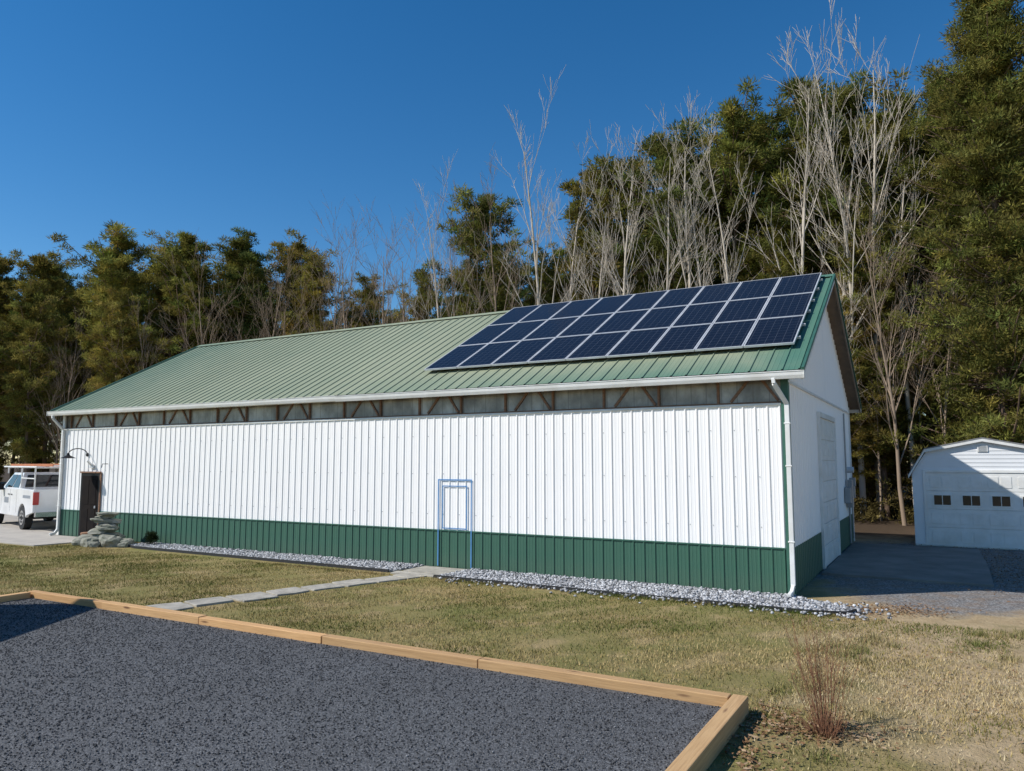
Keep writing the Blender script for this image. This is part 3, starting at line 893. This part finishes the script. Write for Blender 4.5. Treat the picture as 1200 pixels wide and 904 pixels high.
for i in range(24):
    r = -.75+1.3*(i+R_.random())/24; y = R_.uniform(42, 46) if r < 0 else R_.uniform(37, 41)
    put_bare(r*y, y, R_.uniform(6, 9.5), R_.choice([2, 4]))

big1 = make_pine('big_conifer_mesh', 31, 23, .07, 5.0, 420, 62, .19, 'cone', .5, .13)
big2 = make_pine('big_conifer_mesh2', 32, 21, .05, 4.6, 330, 60, .20, 'cone', .6, .13)
linkobj('large_conifer', big1, loc=(19.2, 29.5, 0), rz=1.0)
linkobj('large_conifer', big2, loc=(24.5, 31, 0), rz=2.0)
linkobj('large_conifer', big2, loc=(22.0, 36.5, 0), rz=4.0, sc=(1, 1, 1.05))

# low evergreen brush at the wood's edge behind the barn
r = random.Random(8); C = []; Rr = []; tn = []
for i in range(230):
    y = r.uniform(30.5, 38); x = r.uniform(.36, .62)*y; z = r.uniform(.1, 1.9)*r.random()
    C.append((x, y, z)); Rr.append(r.uniform(.3, .7)); g = r.uniform(.5, 1.2); tn.append((.12*g, .105*g, .045*g))
V, T, Cc = needle_clumps(np.array(C), np.array(Rr), 60, .16, np.array(tn), .2)
linkobj('undergrowth', fast_mesh('undergrowth', V, T, Cc, [M['leaf']]))

r = random.Random(5); segs = []
for i in range(56):
    a = r.uniform(0, 6.28); p = Vector((math.cos(a)*r.uniform(0, .12), math.sin(a)*r.uniform(0, .12), 0))
    ln = r.uniform(.45, .98); d = Vector((math.cos(a)*r.uniform(.02, .38), math.sin(a)*r.uniform(.02, .38), 1)).normalized()
    rad = r.uniform(.0022, .0042); n = 6
    for k in range(n):
        q = p+d*ln/n; segs.append((tuple(p), tuple(q), rad*(1-k/n*.7), rad*(1-(k+1)/n*.7)))
        if k > 1:
            for _ in range(2):
                dd = (d+Vector((r.uniform(-.5, .5), r.uniform(-.5, .5), r.uniform(0, .3)))).normalized(); l2 = r.uniform(.05, .16)
                segs.append((tuple(q), tuple(q+dd*l2), rad*.45, rad*.25))
        p = q; d = (d+Vector((r.uniform(-.06, .06), r.uniform(-.06, .06), .03))).normalized()
for i in range(160):
    a = r.uniform(0, 6.28); p = Vector((math.cos(a)*r.uniform(0, .16), math.sin(a)*r.uniform(0, .16), 0))
    d = Vector((math.cos(a)*r.uniform(.2, 1.0), math.sin(a)*r.uniform(.2, 1.), 1)).normalized(); l2 = r.uniform(.08, .22)
    segs.append((tuple(p), tuple(p+d*l2), .003, .001))
V, T = segs_mesh(segs, 4)
linkobj('dry_shrub', fast_mesh('dry_shrub', V, T, None, [M['twig_red']]), loc=(2.90, 7.25, 0))
C = np.array([(random.uniform(-.12, .12), random.uniform(-.12, .12), random.uniform(.08, .40)) for _ in range(26)])
C[:, :2] *= (1.3-C[:, 2:3]*2)
V, T, Cc = needle_clumps(C, np.full(26, .12), 60, .06, np.tile([.02, .03, .015], (26, 1)))
wx, wy = W(-18.1, -.40)
linkobj('small_evergreen_shrub', fast_mesh('small_evergreen_shrub', V, T, Cc, [M['leaf']]), loc=(wx, wy, 0))

# ------------------------------------------------------------------ garage
gar = empty('white_garage', (12.1, 23.0, 0), ANG)
GW, GD = 3.7, 6.5
gp = [(0, 0), (GW, 0), (GW, 2.15), (GW-.40, 2.80), (GW/2, 3.10), (.40, 2.80), (0, 2.15)]
m = MB(); m.prism(gp, 'y', .02, GD, M['whitetrim'])
M['vinyl'] = simple('vinyl_siding', (.78, .79, .80), (.72, .73, .74), rough=.5, scale=1)
def xext(z):
    if z <= 2.15: return 0, GW
    if z <= 2.8: f = (z-2.15)/.65*.40; return f, GW-f
    f = .40+(z-2.8)/.30*(GW/2-.40); return f, GW-f
dx0, dx1, dz = .36, 3.34, 2.17
z = .05
while z < 3.05:
    z1 = min(z+.115, 3.09)
    a0, b0 = xext(z); a1, b1 = xext(z1)
    if a1 >= b1: break
    pieces = [(a0, dx0-.08, a1, dx0-.08), (dx1+.08, b0, dx1+.08, b1)] if z < dz+.05 else [(a0, b0, a1, b1)]
    for (p, q, pp, qq) in pieces:
        m.add([(p, -.016, z), (q, -.016, z), (qq, -.002, z1), (pp, -.002, z1), (p, .01, z), (q, .01, z), (qq, .01, z1), (pp, .01, z1)],
              [(0,1,2,3), (0,4,5,1), (0,3,7,4), (1,5,6,2), (3,2,6,7)], M['vinyl'])
    z += .115
m.obj('walls', gar)
m = MB()
m.box(dx0-.08, dx0, -.035, .02, 0.02, dz+.08, M['whitetrim']); m.box(dx1, dx1+.08, -.035, .02, .02, dz+.08, M['whitetrim'])
m.box(dx0, dx1, -.035, .02, dz, dz+.08, M['whitetrim'])
for k in range(4):
    z0 = .03+k*.535
    m.box(dx0, dx1, -.012, .03, z0, z0+.525, M['whitetrim'])
    for j in range(4):
        xx = dx0+.1+j*.735; 
        if k == 2:
            m.box(xx+.04, xx+.57, -.024, -.01, z0+.08, z0+.44, M['whitetrim'])
            m.box(xx+.09, xx+.52, -.028, -.02, z0+.12, z0+.40, M['glassdark'])
            m.box(xx+.295, xx+.315, -.034, -.027, z0+.12, z0+.40, M['whitetrim'])
        else:
            for h in (0, .32):
                m.box(xx+h, xx+h+.26, -.024, -.01, z0+.1, z0+.42, M['whitetrim'])
m.obj('garage_door', gar, bevel=.008)
m = MB()
M['shingle'] = simple('grey_shingle', (.25, .25, .25), (.16, .16, .16), rough=.9, scale=8, bump=.5)
rp = [(-.10, 2.08), (.36, 2.86), (GW/2, 3.17), (GW-.36, 2.86), (GW+.10, 2.08)]
for a, b in zip(rp[:-1], rp[1:]):
    m.prism([a, b, (b[0], b[1]+.03), (a[0], a[1]+.03)], 'y', -.14, GD+.1, M['shingle'])
    m.prism([(a[0], a[1]-.09), (b[0], b[1]-.09), (b[0], b[1]-.002), (a[0], a[1]-.002)], 'y', -.13, -.10, M['whitetrim'])
m.obj('gambrel_roof', gar)
m = MB(); m.box(GW/2-.13, GW/2+.13, -.04, 0, 2.78, 2.98, M['whitetrim'])
for k in range(5): m.box(GW/2-.1, GW/2+.1, -.05, -.03, 2.80+k*.035, 2.815+k*.035, M['conduit'])
m.obj('gable_vent', gar)

# ------------------------------------------------------------------ stand-in building out of view, added to cast the near-left shadow
shadow_shed = empty('shadow_caster_shed', (-11.15, 10.9, 0), 0)
m = MB()
sh = [(-1.4, 0), (1.4, 0), (1.4, 2.6), (0, 3.3), (-1.4, 2.6)]
m.prism(sh, 'y', -1.5, 1.4, M['whitetrim'])
m.obj('shadow_shed_walls', shadow_shed)
m = MB()
for s_ in (-1, 1):
    m.prism([(0, 3.32), (s_*1.55, 2.56), (s_*1.55, 2.61), (0, 3.38)], 'y', -1.65, 1.5, M['shingle'])
m.box(1.4, 1.44, -.5, .5, .05, 2.0, M['greentrim'])
m.obj('shadow_shed_roof_and_door', shadow_shed)

# ------------------------------------------------------------------ pickup truck
M['carwhite'] = simple('white_car_paint', (.80, .80, .80), rough=.18, scale=1)
M['tyre'] = simple('tyre_rubber', (.02, .02, .02), rough=.85)
M['chrome'] = simple('bright_metal', (.6, .6, .62), rough=.25, metal=.9)
M['red'] = simple('tail_light_red', (.45, .02, .015), rough=.2)
M['ladder'] = simple('orange_ladder', (.50, .16, .06), rough=.5)
M['decal'] = simple('decal_grey', (.25, .27, .30), rough=.5)
hx, hy = -.73, .684
truck = empty('pickup_truck', (-16.95, 27.0, .03), math.atan2(hy, hx))
truck.scale = (1.06, 1.06, 1.06)
m = MB()
def arch(cx, cz, r, n=9):
    return [(cx+math.cos(a)*r, cz+math.sin(a)*r) for a in [math.pi*k/(n-1) for k in range(n)]]
side = [(0, .62), (0.02, 1.38), (1.85, 1.40), (1.87, 1.40), (4.05, 1.36), (4.2, 1.30), (5.55, 1.18), (5.78, 1.05), (5.82, .55)]
side += [(5.35, .48)] + arch(4.85, .42, .46) + [(4.3, .42), (1.78, .42)] + arch(1.25, .42, .46) + [(.7, .5)]
for y0, y1 in ((-.10, 0), (-1.98, -1.88)):
    m.prism(side, 'y', y0, y1, M['carwhite'])
m.obj('body_sides', truck, bevel=.02)
m = MB()
m.box(.02, .10, -1.88, -.10, .62, 1.38, M['carwhite'])
m.box(.005, .02, -1.25, -.73, 1.02, 1.14, M['decal'])
m.box(.10, 1.85, -1.88, -.10, .70, .78, M['black'])
m.box(1.85, 1.93, -1.88, -.10, .5, 1.40, M['carwhite'])
m.box(1.93, 4.1, -1.88, -.10, .45, 1.34, M['carwhite'])
m.prism([(4.1, .5), (4.1, 1.33), (5.50, 1.20), (5.74, 1.06), (5.78, .55)], 'y', -1.88, -.10, M['carwhite'])
m.box(5.79, 5.83, -1.7, -.28, .6, 1.0, M['black'])
m.box(.95, 1.55, -1.86, -.12, .35, .7, M['black']); m.box(4.5, 5.2, -1.86, -.12, .35, .5, M['black'])
m.obj('body_core', truck, bevel=.02)
m = MB()
z0, z1 = 1.35, 1.93
low = [(1.87, -.05), (4.05, -.05), (4.05, -1.93), (1.87, -1.93)]; top = [(2.05, -.22), (3.25, -.22), (3.25, -1.76), (2.05, -1.76)]
m.add([(a, b, z0) for a, b in low]+[(a, b, z1) for a, b in top], [(0,1,5,4),(1,2,6,5),(2,3,7,6),(3,0,4,7),(4,5,6,7)], M['carwhite'])
def gl(i, j, u0, u1, v0, v1, out):
    P = [Vector((*low[i], z0)), Vector((*low[j], z0)), Vector((*top[j], z1)), Vector((*top[i], z1))]
    def q(u, v): return P[0].lerp(P[1], u).lerp(P[3].lerp(P[2], u), v)
    n = Vector(out)*.012
    m.add([q(u0, v0)+n, q(u1, v0)+n, q(u1, v1)+n, q(u0, v1)+n], [(0,1,2,3)], M['glassdark'])
gl(0, 1, .06, .42, .1, .86, (0, 1, .2)); gl(0, 1, .47, .90, .1, .86, (0, 1, .2))
gl(2, 3, .10, .53, .1, .86, (0, -1, .2)); gl(2, 3, .58, .94, .1, .86, (0, -1, .2))
gl(3, 0, .08, .92, .12, .86, (-1, 0, .2)); gl(1, 2, .06, .94, .08, .9, (1, 0, .4))
m.obj('cab', truck)
m = MB()
for cx in (1.25, 4.85):
    for yy, s_ in ((-.02, 1), (-1.96, -1)):
        m.tube([(cx, yy, .40), (cx, yy-s_*.24, .40)], .40, M['tyre'], 24)
        m.tube([(cx, yy+s_*.012, .40), (cx, yy-s_*.1, .40)], .25, M['chrome'], 20)
        m.tube([(cx, yy+s_*.02, .40), (cx, yy-s_*.02, .40)], .08, M['black'], 12)
        for k in range(6):
            a = k*math.pi/3
            m.tube([(cx+math.cos(a)*.16, yy+s_*.016, .40+math.sin(a)*.16), (cx+math.cos(a)*.16, yy-s_*.02, .40+math.sin(a)*.16)], .045, M['black'], 8)
m.obj('wheels', truck)
m = MB()
m.box(-.14, .02, -1.92, -.06, .48, .64, M['chrome'])
m.box(-.012, .05, -.17, -.0, .88, 1.30, M['red']); m.box(-.012, .05, -1.98, -1.81, .88, 1.30, M['red'])
m.box(-.15, -.14, -1.15, -.83, .5, .62, M['whitetrim'])
m.box(3.6, 3.75, .01, .22, 1.30, 1.52, M['black']); m.box(3.6, 3.75, -2.2, -1.99, 1.30, 1.52, M['black'])
for xx in (2.75, 3.9, 1.95): m.box(xx, xx+.008, .0, .003, .55, 1.34, M['black'])
m.box(2.85, 2.98, .0, .03, 1.15, 1.18, M['black']); m.box(2.5, 2.62, .0, .03, 1.15, 1.18, M['black'])
m.box(2.95, 3.5, .0, .004, .85, 1.05, M['decal']); m.box(.35, 1.2, .0, .004, 1.08, 1.18, M['decal'])
m.obj('trim_and_lights', truck, bevel=.008)
m = MB()
for xx in (.15, 1.7, 3.4):
    for yy in (-.06, -1.92):
        m.tube([(xx, yy, 1.38 if xx < 2 else 1.9), (xx, yy+(.0), 2.12)], .025, M['whitetrim'])
    m.tube([(xx, -.06, 2.12), (xx, -1.92, 2.12)], .028, M['whitetrim'])
for yy in (-.06, -1.92): m.tube([(.0, yy, 2.14), (4.0, yy, 2.14)], .028, M['whitetrim'])
m.tube([(.15, -.06, 1.75), (1.7, -.06, 1.75)], .02, M['whitetrim']); m.tube([(.15, -1.92, 1.75), (1.7, -1.92, 1.75)], .02, M['whitetrim'])
m.obj('ladder_rack', truck)
m = MB()
for y0 in (-.35, -1.25):
    for yy in (y0, y0-.42): m.box(-.6, 4.4, yy-.03, yy, 2.16, 2.24, M['ladder'])
    for k in range(16): m.box(-.4+k*.3, -.37+k*.3, y0-.42, y0-.03, 2.18, 2.21, M['chrome'])
m.obj('ladders', truck)

# ------------------------------------------------------------------ light
EL = math.radians(42)
Ld = Vector((1, .22, 0)).normalized()*math.cos(EL)+Vector((0, 0, -math.sin(EL)))
sun = bpy.data.lights.new('sun', 'SUN'); sun.energy = 5.0; sun.angle = math.radians(.5); sun.color = (1, .96, .90)
so = bpy.data.objects.new('sun', sun); COL.objects.link(so)
so.rotation_euler = Ld.to_track_quat('-Z', 'Y').to_euler()
w = bpy.data.worlds.new('World'); scene.world = w; w.use_nodes = True
nt = w.node_tree; sk = nt.nodes.new('ShaderNodeTexSky'); sk.sky_type = 'NISHITA'; sk.sun_disc = False
sk.sun_elevation = EL; sk.sun_rotation = math.atan2(-Ld.x, -Ld.y)
sk.air_density = 1.0; sk.dust_density = 0.0; sk.ozone_density = 2.2; sk.altitude = 600
hs = nt.nodes.new('ShaderNodeHueSaturation'); hs.inputs['Saturation'].default_value = 1.36; hs.inputs['Value'].default_value = 1.12
bg = nt.nodes['Background']; bg.inputs['Strength'].default_value = .112
nt.links.new(sk.outputs[0], hs.inputs['Color']); nt.links.new(hs.outputs[0], bg.inputs[0])

cam = bpy.data.cameras.new('camera'); co = bpy.data.objects.new('camera', cam); COL.objects.link(co)
cam.sensor_fit = 'HORIZONTAL'; cam.sensor_width = 36; cam.lens = 26.55
co.location = (0, 0, 2.5); co.rotation_euler = (math.radians(90+5.74), 0, 0)
cam.clip_start = .05; cam.clip_end = 1500
scene.camera = co
